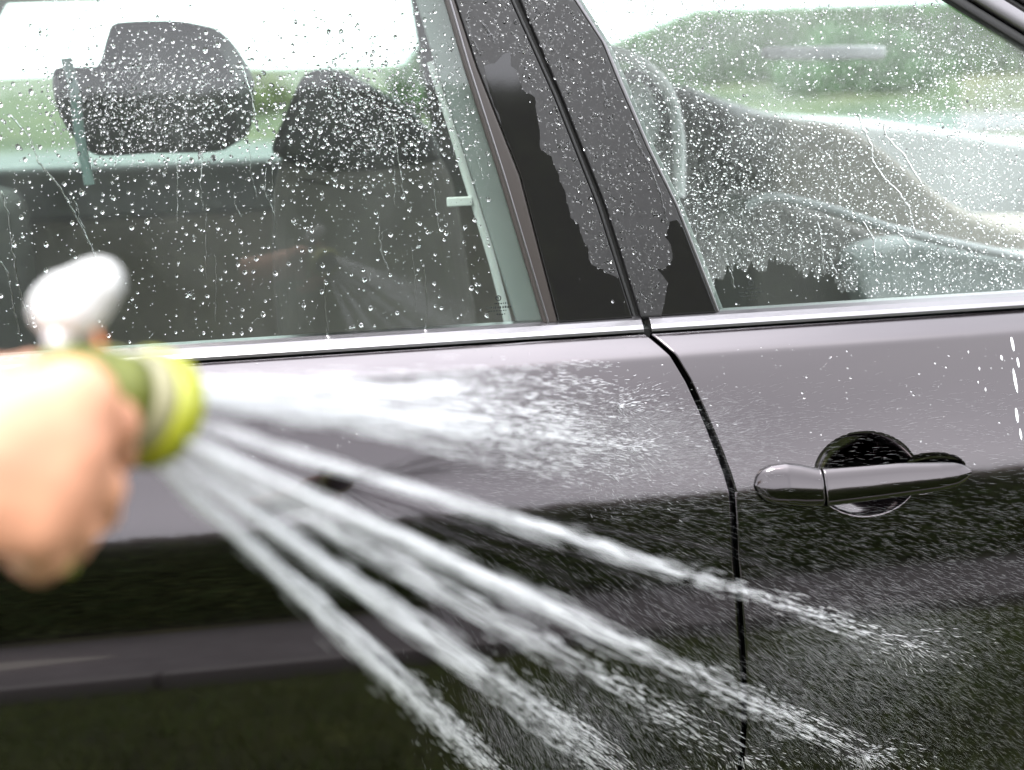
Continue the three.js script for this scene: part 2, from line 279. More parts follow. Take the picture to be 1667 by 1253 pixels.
const filmWhite = tex(2048, 512, (i, j) => {
  const x = mistBox.x0 + i / 2048 * mistBox.w, y = mistBox.y0 + j / 512 * mistBox.h;
  if (x < gapL(y)) return [255 - 8 * fbm(x * 14, y * 9, 3, 4), 0, 0];
  const jx = x + 0.012 * (fbm(x * 90, y * 90, 2, 3) - 0.5), jy = y - 0.045 * Math.pow(fbm(x * 130, y * 6, 8, 3), 2) + 0.008;
  if (inPoly(clearFront, jx, jy)) return [252, 0, 0];
  return [255 - clamp(10 + 24 * (fbm(x * 12, y * 12, 6, 4) - 0.4) + 14 * (noise(x * 420, y * 420, 2) - 0.5), 3, 60), 0, 0];
});
filmWhite.repeat.copy(mistTex.repeat); filmWhite.offset.copy(mistTex.offset);
const glass = phys('green tinted window glass under a film of mist', [0.86, 0.92, 0.885], 0.29, { transmission: 1, thickness: 0, ior: 1.5, roughnessMap: mistTex, transmissionMap: filmWhite });
const sheet = (rows, xL, xR, off = 0) => {
  const pos = [], uv = [], idx = [], N = 41;
  for (const y of rows) for (let i = 0; i < N; i++) { const x = lerp(xL(y), xR(y), i / (N - 1)); pos.push(x, y, glassZ(y) + off); uv.push(x, y); }
  for (let r = 0; r < rows.length - 1; r++) for (let c = 0; c < N - 1; c++) { const p = r * N + c; idx.push(p, p + 1, p + N, p + 1, p + N + 1, p + N); }
  const g = new THREE.BufferGeometry(); g.setAttribute('position', new THREE.Float32BufferAttribute(pos, 3)); g.setAttribute('uv', new THREE.Float32BufferAttribute(uv, 2)); g.setIndex(idx); g.computeVertexNormals(); return g;
};
const gRows = range(0.932, 1.39, 40);
add(rearDoor, 'window_glass', sheet(gRows, () => X_REAR, (y) => sealL(y) + 0.004), glass);
const frontTop = (y) => y > roofLine.a.y + roofLine.slope * (X_FRONT - roofLine.a.x) ? roofLine.a.x + (y - roofLine.a.y) / roofLine.slope + 0.003 : X_FRONT;
add(frontDoor, 'window_glass', sheet(gRows, (y) => glassL2(y) - 0.002, frontTop), glass);
// upper frame of the front window and the roof rail beside it
{
  const dir = V3(1, roofLine.slope, 0).normalize(), L = 1.1;
  const bar = (name, o, w, off, m, th) => {
    const pos = [], idx = [], n = 12, A = roofLine.a;
    for (let i = 0; i <= n; i++) { const t = -0.25 + L * i / n; for (const [e, k] of [[o, -th], [o, 0], [o + w * 0.15, th * 0.2], [o + w * 0.85, th * 0.2], [o + w, 0], [o + w, -th]]) { const x = A.x + dir.x * t - dir.y * e, y = A.y + dir.y * t + dir.x * e; pos.push(x, y, glassZ(y) + off + k); } }
    for (let i = 0; i < n; i++) for (let c = 0; c < 5; c++) { const p = i * 6 + c; idx.push(p, p + 1, p + 6, p + 1, p + 7, p + 6); }
    const g = new THREE.BufferGeometry(); g.setAttribute('position', new THREE.Float32BufferAttribute(pos, 3)); g.setIndex(idx); g.computeVertexNormals(); add(frontDoor, name, g, m);
  };
  bar('frame_seal', -0.001, 0.012, 0.006, rubber, 0.012);
  bar('frame_rail', 0.0115, 0.021, 0.011, bright, 0.014);
  bar('frame_groove', 0.033, 0.006, 0.006, rubber, 0.012);
  bar('roof_rail', 0.040, 0.05, 0.012, bright, 0.02);
}
// maker's stamps in the corners of the windows: too small to read, dark marks only
{
  const stamp = (parent, px, py, w) => {
    const g = [], sc = w / 100, c = onGlass(px, py);
    const put = (x, y, a, b) => g.push(new RoundedBoxGeometry(a * sc, b * sc, 0.0003, 1, 0.0001).translate(c.x + x * sc, c.y + y * sc, glassZ(c.y + y * sc) + 0.0003));
    g.push(new THREE.TorusGeometry(9 * sc, 2 * sc, 6, 20).scale(1, 1, 0.05).translate(c.x, c.y + 34 * sc, glassZ(c.y + 34 * sc) + 0.0004)); put(0, 34, 3, 10); put(-3, 37, 5, 3);
    let k = 3; const r_ = () => { k = (k * 37 + 11) % 101; return k / 101; };
    for (const [y, a, b, h] of [[14, -14, 40, 5], [0, -44, 46, 8], [-13, -38, 30, 5], [-26, -6, 26, 5]]) for (let x = a; x < b;) { const q = 2.5 + 4 * r_(); put(x, y + 1.5 * (r_() - 0.5), q, h * (0.6 + 0.5 * r_())); x += q + 2.2 + 3 * r_(); }
    add(parent, 'glass_stamp', mergeGeometries(g.map((q) => q.index ? q.toNonIndexed() : q)), std('dark stamp print', [0.012, 0.016, 0.014], 0.7));
  };
  stamp(frontDoor, 1222, 476, 0.034); stamp(rearDoor, 812, 500, 0.032);
}
// door handle
{
  const loft = (st, n0, dep, cap) => {
    const pos = [], idx = [], M = 28;
    for (const [px, py, hp, k] of st) {
      const p = onDoor(px, py), s = doorS(p.y), n = doorNormal(s).applyAxisAngle(V3(1, 0, 0), -1.6 * D2R), t = V3(0, n.z, -n.y), h = hp / 1385;
      for (let i = 0; i < M; i++) { const a = i / M * 2 * Math.PI, c = Math.cos(a), q = Math.sin(a), e = (v) => Math.sign(v) * Math.pow(Math.abs(v), 0.74); const v = p.clone().addScaledVector(t, h * e(c)).addScaledVector(n, n0 + dep * k * (0.5 + 0.5 * e(q))); pos.push(v.x, v.y, v.z); }
    }
    for (let r = 0; r < st.length - 1; r++) for (let i = 0; i < M; i++) { const a = r * M + i, b = r * M + (i + 1) % M; idx.push(a, a + M, b, b, a + M, b + M); }
    for (const r of [0, st.length - 1]) for (let i = 1; i < M - 1; i++) idx.push(r * M, r * M + i, r * M + i + 1);
    const g = new THREE.BufferGeometry(); g.setAttribute('position', new THREE.Float32BufferAttribute(pos, 3)); g.setIndex(idx); g.computeVertexNormals(); return g;
  };
  const hOf = interp([[1333, 30.5], [1400, 29], [1456, 27.5], [1519, 23.5], [1545, 20], [1558, 15], [1565, 10], [1569, 5], [1571, 1]]), cOf = interp([[1333, 793.5], [1400, 787], [1456, 781], [1519, 776], [1550, 772], [1567, 769]]);
  const kOf = interp([[1333, 1], [1520, 0.95], [1550, 0.8], [1570, 0.55]]);
  add(frontDoor, 'handle_grip', loft(range(1333, 1571, 60).map((x) => [x, cOf(x), hOf(x), kOf(x)]), 0.007, 0.014), paint);
  const h2 = interp([[1228, 3], [1232, 15], [1240, 25], [1254, 31.5], [1276, 35], [1300, 34.5], [1330.5, 31]]), c2 = interp([[1228, 790], [1280, 788], [1330, 793.5]]), k2 = interp([[1228, 0.25], [1245, 0.55], [1275, 0.88], [1330, 0.97]]);
  add(frontDoor, 'handle_cap', loft(range(1228, 1330.5, 30).map((x) => [x, c2(x), h2(x), k2(x)]), -0.002, 0.0225), paint);
}
// the rest of the body: far side, roof, pillars, sill, wings, floor and wheels (mostly hidden, seen through the glass)
const bx = (x0, x1, y0, y1, z0, z1, r = 0.01) => new RoundedBoxGeometry(x1 - x0, y1 - y0, z1 - z0, 2, Math.min(r, (x1 - x0) / 2.1, (y1 - y0) / 2.1, (z1 - z0) / 2.1)).translate((x0 + x1) / 2, (y0 + y1) / 2, (z0 + z1) / 2);
const trimDark = std('dark grey cabin trim', [0.07, 0.066, 0.06], 0.75), trimGrey = std('grey brown cabin trim', [0.16, 0.15, 0.13], 0.8), trimPale = std('pale grey cabin trim', [0.25, 0.265, 0.265], 0.7), leather = std('black seat cover', [0.009, 0.009, 0.01], 0.6);
{
  add(car, 'roof', bx(-1.9, 0.75, 1.405, 1.45, -1.42, -0.085, 0.02), paint);
  add(car, 'headliner', bx(-1.88, 0.73, 1.396, 1.404, -1.40, -0.10, 0.003), trimPale);
  add(car, 'sill', bx(-1.3, 1.45, 0.24, 0.34, -0.02, 0.12, 0.02), paint);
  const fd = new THREE.Group(); fd.name = 'opposite_side'; car.add(fd);
  add(fd, 'door_card', bx(-1.4, 1.4, 0.30, 0.90, -1.50, -1.44, 0.02), std('beige grey door card', [0.29, 0.26, 0.215], 0.8));
  add(fd, 'sill_trim', bx(-1.4, 0.35, 0.9, 1.03, -1.52, -1.42, 0.02), std('grey sill trim', [0.16, 0.17, 0.17], 0.6));
  add(fd, 'door_panel', bx(-2.0, 1.9, 0.3, 0.93, -1.58, -1.53, 0.02), paint);
  const pil = (xa, xb, w) => { const s = new THREE.Shape([[xa, 0.94], [xa + w, 0.94], [xb + w, 1.41], [xb, 1.41]].map((p) => new THREE.Vector2(...p))); return new THREE.ExtrudeGeometry(s, { depth: 0.05, bevelEnabled: true, bevelSize: 0.006, bevelThickness: 0.006, bevelSegments: 2 }).translate(0, 0, -1.47); };
  add(fd, 'pillar', pil(0.0, -0.05, 0.09), trimDark);
  add(fd, 'pillar', pil(-1.45, -1.1, 0.12), trimDark);
  add(fd, 'pillar', pil(2.0, 1.25, 0.08), trimDark);
  add(fd, 'window_glass', bx(-1.35, 1.4, 0.945, 1.40, -1.476, -1.472, 0.001), phys('clear far glass', [0.86, 0.95, 0.9], 0.0, { transmission: 1, thickness: 0, ior: 1.5 }));
  add(car, 'floor', bx(-1.9, 1.8, 0.22, 0.26, -1.5, -0.03), trimDark);
  add(car, 'rear_wing', panel(range(0, 0.72, 60), () => -2.05, () => X_REAR - 0.006, arcAt, doorNormal, { nx: 8 }), paint);
  add(car, 'front_wing', panel(range(0, 0.72, 60), () => X_FRONT + 0.006, () => 2.2, arcAt, doorNormal, { nx: 8 }), paint);
  add(car, 'bonnet', bx(1.35, 2.2, 0.86, 0.925, -1.5, -0.02, 0.03), paint);
  add(car, 'tailgate', bx(-2.1, -2.03, 0.3, 1.3, -1.5, -0.05, 0.03), paint);
  const prof = [[0.02, -0.1], [0.19, -0.1], [0.2, -0.09], [0.3, -0.1], [0.325, -0.07], [0.325, 0.07], [0.3, 0.1], [0.2, 0.09], [0.17, 0.05], [0.02, 0.06]].map((p) => new THREE.Vector2(...p));
  const wg = new THREE.LatheGeometry(prof, 40).rotateX(Math.PI / 2);
  for (const x of [-1.55, 1.62]) for (const z of [-0.02, -1.44]) add(car, 'wheel', wg, rubber).position.set(x, 0.325, z);
}
// cabin furniture, each at its own distance inside the car
function slab(list, z, depth, bevel = 0.02) {
  const s = new THREE.Shape(); s.setFromPoints(new THREE.CatmullRomCurve3(list.map(([px, py]) => onPlane(px, py, z)), true, 'catmullrom', 0.35).getPoints(list.length * 6).map((p) => new THREE.Vector2(p.x, p.y)));
  return new THREE.ExtrudeGeometry(s, { depth: depth - 2 * bevel, bevelEnabled: true, bevelSize: bevel, bevelThickness: bevel, bevelOffset: -bevel, bevelSegments: 4, curveSegments: 12 }).translate(0, 0, z - depth + bevel);
}
function rod(pts, r, flat = 1) { const g = new THREE.TubeGeometry(new THREE.CatmullRomCurve3(pts), 48, r, 10); return g; }
{
  const rs = new THREE.Group(); rs.name = 'rear_seat'; car.add(rs);
  add(rs, 'headrest', slab([[82, 112], [150, 108], [168, 60], [185, 36], [300, 35], [345, 70], [378, 125], [382, 190], [362, 246], [240, 252], [150, 255], [105, 215], [82, 165]], -0.42, 0.26, 0.025), leather);
  add(rs, 'seat_back', bx(-1.25, -0.98, 0.5, 1.0, -1.38, -0.12, 0.05), trimDark);
  add(rs, 'cushion', bx(-1.1, -0.5, 0.36, 0.56, -1.38, -0.12, 0.06), trimDark);
  const fs = new THREE.Group(); fs.name = 'front_seat'; car.add(fs);
  add(fs, 'headrest', slab([[442, 250], [462, 190], [488, 130], [515, 113], [560, 122], [620, 155], [675, 190], [708, 225], [715, 262], [640, 275], [520, 280]], -0.5, 0.26, 0.02), leather);
  add(fs, 'seat_back', slab([[455, 262], [560, 250], [690, 240], [735, 290], [760, 420], [770, 640], [480, 640], [440, 420]], -0.52, 0.44, 0.04), std('brown grey seat cloth', [0.10, 0.092, 0.08], 0.9));
  const sb = std('pale seat belt', [0.5, 0.54, 0.52], 0.8);
  add(car, 'seat_belt', rod([[701, 100], [730, 190], [760, 290], [800, 420], [832, 545]].map(([x, y]) => onPlane(x, y, -0.17)), 0.0055), sb);
  add(car, 'belt_anchor', bx(-0.0165, 0.0165, -0.006, 0.006, -0.004, 0.004, 0.002).translate(...onPlane(748, 328, -0.165).toArray()), sb);
  add(car, 'seat_belt', rod([[108, 95], [122, 150], [130, 220], [146, 300]].map(([x, y]) => onPlane(x, y, -0.34)), 0.007), std('grey green seat belt', [0.16, 0.24, 0.22], 0.8));
  const pt = std('inner pillar trim', [0.10, 0.115, 0.11], 0.8);
  add(rearDoor, 'inner_frame', panel(range(0.93, 1.39, 40), (y) => sealL(y) - 0.028, (y) => sealL(y) + 0.01, gPoint, glassNormal, { nx: 4, off: -0.035, deep: 0.01 }), pt);
  add(frontDoor, 'inner_frame', panel(range(0.93, 1.39, 40), (y) => glassL2(y) - 0.01, (y) => glassL2(y) + 0.013, gPoint, glassNormal, { nx: 4, off: -0.02, deep: 0.01 }), pt);
  // front of the cabin
  const dash = new THREE.Group(); dash.name = 'dashboard'; car.add(dash);
  add(dash, 'dashboard_top', slab([[1100, 142], [1200, 168], [1300, 193], [1500, 205], [1680, 232], [1900, 260], [1900, 460], [1290, 440], [1240, 300]], -1.05, 0.3, 0.02), trimPale);
  add(dash, 'instrument_hood', slab([[1268, 228], [1312, 201], [1385, 208], [1460, 258], [1560, 335], [1667, 372], [1900, 395], [1900, 640], [1268, 640]], -0.72, 0.25, 0.02), trimGrey);
  const ds = new THREE.Group(); ds.name = 'driver_seat'; car.add(ds);
  add(ds, 'seat_back', slab([[1096, 160], [1118, 150], [1180, 172], [1262, 226], [1292, 270], [1300, 640], [1100, 640], [1098, 300]], -0.85, 0.3, 0.02), std('charcoal driver seat', [0.022, 0.022, 0.021], 0.8));
  const ring = [[1010, 140], [1035, 122], [1068, 138], [1085, 185], [1078, 240], [1050, 262], [1020, 240], [1006, 190]].map(([x, y]) => onPlane(x, y, -0.6));
  add(car, 'steering_wheel', new THREE.TubeGeometry(new THREE.CatmullRomCurve3(ring, true), 60, 0.0125, 12, true), leather);
  const hub = ring.map((p) => p.clone().lerp(onPlane(1045, 192, -0.6), 0.3));
  add(car, 'wheel_cover', new THREE.ExtrudeGeometry(new THREE.Shape(new THREE.CatmullRomCurve3(hub, true).getPoints(40).map((p) => new THREE.Vector2(p.x, p.y))), { depth: 0.01, bevelEnabled: true, bevelSize: 0.003, bevelThickness: 0.003, bevelSegments: 2 }).translate(0, 0, -0.62), std('white grey wheel cover', [0.62, 0.65, 0.64], 0.6));
  add(car, 'grab_handle', rod([[985, 80], [1040, 100], [1085, 145], [1104, 215], [1106, 320]].map(([x, y]) => onPlane(x, y, -0.55)), 0.010), std('white grey grab handle', [0.62, 0.65, 0.64], 0.6));
  add(car, 'mirror', slab([[1246, 86], [1262, 76], [1430, 74], [1442, 84], [1430, 96], [1262, 96]], -0.75, 0.03, 0.006), trimPale);
  const cons = new THREE.Group(); cons.name = 'centre_console'; car.add(cons);
  add(cons, 'console_body', slab([[1228, 345], [1330, 345], [1465, 400], [1450, 440], [1300, 640], [1228, 640]], -0.5, 0.2, 0.02), trimDark);
  add(cons, 'console_rim', rod([[1215, 338], [1245, 322], [1330, 335], [1450, 372], [1560, 398], [1700, 425], [1850, 440]].map(([x, y]) => onPlane(x, y, -0.42)), 0.0085), trimPale);
  add(cons, 'side_bin', slab([[1390, 430], [1490, 392], [1600, 408], [1850, 450], [1850, 640], [1500, 640]], -0.44, 0.08, 0.02), std('green grey bin', [0.22, 0.25, 0.24], 0.7));
}

// ---------------------------------------------------------------- hand and hose nozzle
const muzzle = at(302, 682, 0.5), aim = onDoor(1010, 905).sub(muzzle).normalize();
{
  const gun = thing('hose_nozzle', 'lime green hose spray nozzle with white lever held in a hand', 'hose nozzle');
  const Q = new THREE.Quaternion().setFromUnitVectors(V3(0, 1, 0), aim);
  const lathe = (pts) => new THREE.LatheGeometry(pts.map(([r, y]) => new THREE.Vector2(r, y)), 48).applyQuaternion(Q);
  const centre = at(232, 661, 0.492);
  const lime = std('lime green plastic', [0.21, 0.222, 0.008], 0.4), lime2 = std('green grip plastic', [0.095, 0.108, 0.008], 0.5), cream = std('warm grey plastic', [0.20, 0.185, 0.10], 0.5), white = std('white plastic', [0.5, 0.5, 0.49], 0.4), orange = std('orange plastic', [0.55, 0.16, 0.03], 0.5), dark = std('dark grey plastic', [0.04, 0.04, 0.045], 0.5);
  const place = (m) => { m.position.copy(centre); return m; };
  place(add(gun, 'bezel', lathe([[0.020, -0.004], [0.027, -0.004], [0.0296, -0.001], [0.0302, 0.005], [0.0294, 0.011], [0.027, 0.014], [0.023, 0.0145], [0.021, 0.010], [0.020, -0.004]]), lime));
  place(add(gun, 'spray_plate', lathe([[0.0, 0.011], [0.0212, 0.011], [0.0212, 0.007], [0, 0.007]]), dark));
  place(add(gun, 'collar', lathe([[0.0, -0.016], [0.021, -0.016], [0.0250, -0.012], [0.0262, -0.0045], [0.02, -0.0035]]), cream));
  place(add(gun, 'barrel', lathe([[0.0, -0.060], [0.012, -0.059], [0.0155, -0.055], [0.0190, -0.045], [0.0222, -0.028], [0.0230, -0.0165], [0, -0.0155]]), lime2));
  const seg = (pts, r, m, name) => add(gun, name, new THREE.TubeGeometry(new THREE.CatmullRomCurve3(pts), 24, r, 16), m);
  seg([at(150, 590, 0.455), at(120, 700, 0.45), at(95, 830, 0.447), at(78, 925, 0.447)], 0.012, lime2, 'grip');
  // white lever: a curved paddle
  const lev = []; const lp = [[96, 506, 0.0110], [112, 500, 0.0145], [128, 490, 0.0120], [144, 476, 0.0095], [158, 462, 0.0088], [166, 456, 0.0084]];
  for (const [x, y, r] of lp) lev.push([at(x, y, 0.452), r]);
  add(gun, 'lever', sdfMesh((p) => { let d = 1; for (let i = 0; i < lev.length - 1; i++) d = smin(d, capsule(p, lev[i][0], lev[i + 1][0], lev[i][1] * 0.95, lev[i + 1][1] * 0.95), 0.006); return d; }, at(128, 484, 0.452), 0.036, 40), white);
  add(gun, 'lever_pivot', sdfMesh((p) => capsule(p, at(146, 552, 0.462), at(152, 580, 0.464), 0.0055, 0.007), at(146, 562, 0.46), 0.022, 28), orange);
  add(gun, 'hose_connector', sdfMesh((p) => capsule(p, at(128, 560, 0.462), at(110, 600, 0.455), 0.010, 0.012), at(118, 580, 0.458), 0.03, 28), dark);
  add(gun, 'lock_knob', sdfMesh((p) => capsule(p, at(99, 553, 0.45), at(101, 556, 0.452), 0.0065, 0.0065), at(100, 555, 0.451), 0.016, 24), std('silver knob', [0.6, 0.6, 0.62], 0.35, { metalness: 0.6 }));
}
function capsule(p, a, b, ra, rb) { const bx_ = b.x - a.x, by = b.y - a.y, bz = b.z - a.z, px = p.x - a.x, py = p.y - a.y, pz = p.z - a.z; const t = clamp((px * bx_ + py * by + pz * bz) / (bx_ * bx_ + by * by + bz * bz + 1e-12), 0, 1); return Math.hypot(px - bx_ * t, py - by * t, pz - bz * t) - lerp(ra, rb, t); }
function smin(a, b, k) { const h = clamp(0.5 + 0.5 * (b - a) / k, 0, 1); return lerp(b, a, h) - k * h * (1 - h); }
function sdfMesh(f, centre, half, res) {
  const mc = new MarchingCubes(res, new THREE.MeshBasicMaterial(), false, false, 400000); mc.isolation = 0;
  const p = V3(), halfN = res / 2;
  for (let k = 0; k < res; k++) for (let j = 0; j < res; j++) for (let i = 0; i < res; i++) { p.set((i - halfN) / halfN, (j - halfN) / halfN, (k - halfN) / halfN).multiplyScalar(half).add(centre); mc.field[i + j * res + k * res * res] = -f(p); }
  mc.update();
  const n = mc.count, pa = mc.positionArray.slice(0, n * 3), na = mc.normalArray.slice(0, n * 3);
  for (let i = 0; i < n; i++) { pa[i * 3] = pa[i * 3] * half + centre.x; pa[i * 3 + 1] = pa[i * 3 + 1] * half + centre.y; pa[i * 3 + 2] = pa[i * 3 + 2] * half + centre.z; }
  const g = new THREE.BufferGeometry(); g.setAttribute('position', new THREE.Float32BufferAttribute(pa, 3));
  const e = 0.0006, q = V3();
  for (let i = 0; i < n; i++) { p.fromArray(pa, i * 3); const d = (x, y, z) => f(q.set(p.x + x, p.y + y, p.z + z)); const v = V3(d(e, 0, 0) - d(-e, 0, 0), d(0, e, 0) - d(0, -e, 0), d(0, 0, e) - d(0, 0, -e)).normalize(); na[i * 3] = v.x; na[i * 3 + 1] = v.y; na[i * 3 + 2] = v.z; }
  g.setAttribute('normal', new THREE.Float32BufferAttribute(na, 3));
  return g;
}
{
  const J = (px, py, d) => at(px, py, d);
  const bones = [];
  const B = (a, b, ra, rb) => bones.push([a, b, ra, rb]);
  const wrist = J(-190, 785, 0.40), k1 = J(118, 652, 0.428), k2 = J(112, 728, 0.424), k3 = J(90, 796, 0.42), k4 = J(58, 855, 0.416);
  B(J(-620, 930, 0.36), wrist, 0.038, 0.028);
  B(wrist, k1, 0.028, 0.0185); B(wrist, k2, 0.028, 0.0180); B(wrist, k3, 0.027, 0.0175); B(wrist, k4, 0.026, 0.0155);
  const fingers = [
    [[k1, J(182, 688, 0.448), J(184, 738, 0.468), J(160, 748, 0.476)], [0.0150, 0.0112, 0.0100, 0.0085]],
    [[k2, J(160, 795, 0.442), J(158, 832, 0.462), J(118, 836, 0.47)], [0.0140, 0.0108, 0.0098, 0.0085]],
    [[k3, J(124, 856, 0.438), J(112, 884, 0.456), J(78, 884, 0.464)], [0.0132, 0.0102, 0.0092, 0.008]],
    [[k4, J(80, 904, 0.434), J(66, 918, 0.450), J(40, 912, 0.456)], [0.0120, 0.0088, 0.0080, 0.0072]],
  ];
  const thumb = [[J(-90, 730, 0.415), J(-10, 640, 0.44), J(60, 618, 0.458), J(98, 612, 0.47)], [0.020, 0.0145, 0.0115, 0.0095]];
  const field = (p) => {
    let d = 1;
    for (const [a, b, ra, rb] of bones) d = smin(d, capsule(p, a, b, ra, rb), 0.010);
    for (const [pts, rs] of [...fingers, thumb]) { let f = 1; for (let i = 0; i < 3; i++) f = smin(f, capsule(p, pts[i], pts[i + 1], rs[i], rs[i + 1]), 0.004); d = smin(d, f, 0.0035); }
    return d;
  };
  const st = tex(256, 256, (i, j) => { const k = 0.9 + 0.2 * fbm(i / 12, j / 12, 1, 4), q = fbm(i / 30, j / 30, 7, 3); return [170 * k, (121 + 14 * (q - 0.5)) * k, (94 + 12 * (q - 0.5)) * k]; }, true);
  const g = sdfMesh(field, J(-20, 770, 0.43), 0.115, 84);
  const arm = sdfMesh(field, J(-430, 880, 0.38), 0.115, 50);
  const uvOf = (q) => { const p = q.attributes.position, u = new Float32Array(p.count * 2); for (let i = 0; i < p.count; i++) { u[i * 2] = p.getX(i) * 8 + p.getZ(i) * 5; u[i * 2 + 1] = p.getY(i) * 8; } q.setAttribute('uv', new THREE.BufferAttribute(u, 2)); return q; };
  // nails
  const person = thing('person', 'bare hand gripping the lime green hose nozzle', 'person');
  add(person, 'hand', uvOf(mergeGeometries([g])), phys('skin', [1, 1, 1], 0.5, { map: st, sheen: 0.3, sheenColor: C(1, 0.6, 0.45), sheenRoughness: 0.5 }));
}

// ---------------------------------------------------------------- water: jets, spray, drops and rivulets
const streakG = (() => { const g = new THREE.SphereGeometry(1, 6, 5); return g; })();
function placeStreak(im, i, p, dir, r, len) { const o = placeStreak.o; o.position.copy(p); o.quaternion.setFromUnitVectors(V3(0, 1, 0), dir); o.scale.set(r, len, r); o.updateMatrix(); im.setMatrixAt(i, o.matrix); }
placeStreak.o = new THREE.Object3D();
const jetSpecs = [
  // end pixel on the door, width at the end (m), number of droplets, label
  [[1010, 660], 0.044, 2000, 'broad water jet skimming the rear door just under the bright belt line'],
  [[1030, 728], 0.023, 1600, 'water jet striking the rear door beside the door gap'],
  [[1000, 775], 0.020, 700, 'thin water jet on the pale upper half of the rear door'],
  [[1480, 1050], 0.017, 1000, 'water jet crossing the door gap and splashing below the door handle'],
  [[1410, 1232], 0.022, 1900, 'long dense water jet crossing the door gap low on the front door'],
  [[1215, 1235], 0.027, 950, 'fainter water jet reaching the foot of the door gap'],
  [[1040, 1275], 0.028, 2400, 'thick water jet on the dark lower rear door beside the lowest jet'],
  [[850, 1300], 0.024, 2900, 'lowest and whitest water jet falling from the nozzle'],
];
const right_ = V3().crossVectors(aim, V3(0, 1, 0)).normalize(), upv = V3().crossVectors(right_, aim);
for (const [[ex, ey], wEnd, n, label] of jetSpecs) {
  const end = onDoor(ex, ey, 0.004), im = new THREE.InstancedMesh(streakG, spray, n);
  const q = end.clone().sub(muzzle).normalize();
  const start = muzzle.clone().addScaledVector(right_, 0.050 * q.dot(right_)).addScaledVector(upv, 0.075 * q.dot(upv));
  const dir = end.clone().sub(start), L = dir.length(); dir.normalize();
  const sx = V3().crossVectors(dir, V3(0, 1, 0)).normalize(), sy = V3().crossVectors(sx, dir);
  // straight filaments that leave one nozzle hole and drift apart; they come in bunches that thin out towards the door
  const bunch = Array.from({ length: 42 }, () => [gauss() * 0.62, gauss() * 0.62, rr(0.05, 0.22), rnd(), rr(0.25, 0.6)]);
  for (let i = 0; i < n; i++) {
    if (i > n * 0.84) {                                                           // broken water thrown along the door where the jet lands
      const a = rnd() * 6.283, d0 = Math.abs(gauss()) * 0.06, q0 = end.clone().add(V3(Math.cos(a) * d0 + 0.35 * d0, Math.sin(a) * d0 * 0.45 - 0.15 * d0, 0)); q0.z = doorZ(q0.y) + rr(0.001, 0.012);
      placeStreak(im, i, q0, dir.clone().multiplyScalar(1.6).add(V3(Math.cos(a) * 0.5, Math.sin(a) * 0.4, 0.35)).normalize(), rr(0.00006, 0.00016), rr(0.002, 0.007)); continue;
    }
    const s = bunch[Math.floor(rnd() * 42)], loose = rnd() < 0.35;
    let t = loose ? rnd() : s[3] + gauss() * s[4] * 0.4; t = t < 0 ? -t : t; if (t > 1.02) t = rnd() * 0.9; if (rnd() < sstep(0.7, 1.02, t) * 0.55) t = rnd() * 0.8;
    const w = lerp(0.0036, wEnd, t);
    const a = (loose ? gauss() * 0.75 : s[0] + gauss() * s[2]) * w, b = (loose ? gauss() * 0.75 : s[1] + gauss() * s[2]) * w;
    const p = start.clone().addScaledVector(dir, t * L).addScaledVector(sx, a).addScaledVector(sy, b + 0.008 * t * (1 - t) * L);
    const zs = doorZ(p.y) + 0.003; if (p.z < zs && p.y < 0.93) p.z = zs + rnd() * 0.01;
    const d = dir.clone().addScaledVector(sx, a / (t + 0.15) / L * 0.8).addScaledVector(sy, b / (t + 0.15) / L * 0.8 + 0.008 * (1 - 2 * t)).normalize();
    placeStreak(im, i, p, d, rr(0.00006, 0.00017) * (1 + 0.3 * t), rr(0.006, 0.02) * (t < 0.45 ? 1.6 : 0.8));
  }
  im.name = nm('water_jet'); im.castShadow = im.receiveShadow = true; scene.add(tag(im, label, 'water jet', 'water jets fanning out from the nozzle', 'stuff'));
}
// fine spray flying off the door
{
  const n = 50000, im = new THREE.InstancedMesh(streakG, thinSpray, n);
  const centres = [[1000, 720, 170, 60, 0.24], [1440, 1045, 130, 60, 0.12], [1300, 1150, 200, 80, 0.12], [900, 1200, 130, 70, 0.12]];
  for (let i = 0; i < n; i++) {
    let px, py, f = rnd(), c = null; for (const k of centres) { if (f < k[4]) { c = k; break; } f -= k[4]; }
    if (c) { px = c[0] + gauss() * c[2]; py = c[1] + gauss() * c[3]; } else { px = rr(620, 1850); py = rr(600, 1380); const dens = py > 800 ? 1 : 0.55; if (rnd() > dens * clamp(0.35 + (px - 600) / 700, 0.2, 1)) { px = rr(1000, 1700); py = rr(820, 1300); } }
    if (rnd() > sstep(590, 690, py) || rnd() > sstep(560 + 0.12 * (py - 600), 860 + 0.12 * (py - 600), px)) { i--; continue; }
    const air = rnd() < 0.12, s = onDoor(px, py, air ? rr(0.004, 0.03) : rr(0.0004, 0.003)); if (!air && Math.abs(s.x - doorGap(doorS(s.y))) < 0.005) { i--; continue; }
    const away = s.clone().sub(muzzle).normalize(), nrm = doorNormal(doorS(s.y));
    away.addScaledVector(nrm, -away.dot(nrm)).normalize();
    away.addScaledVector(V3(gauss(), gauss(), gauss()), c ? 0.28 : 0.16).normalize();
    placeStreak(im, i, s, away, rr(0.000016, 0.00004), rr(0.002, 0.007));
  }
  im.name = nm('fine_spray'); im.castShadow = im.receiveShadow = true; scene.add(tag(im, 'fine water spray bouncing off the front and rear doors', 'water spray', null, 'stuff'));
}
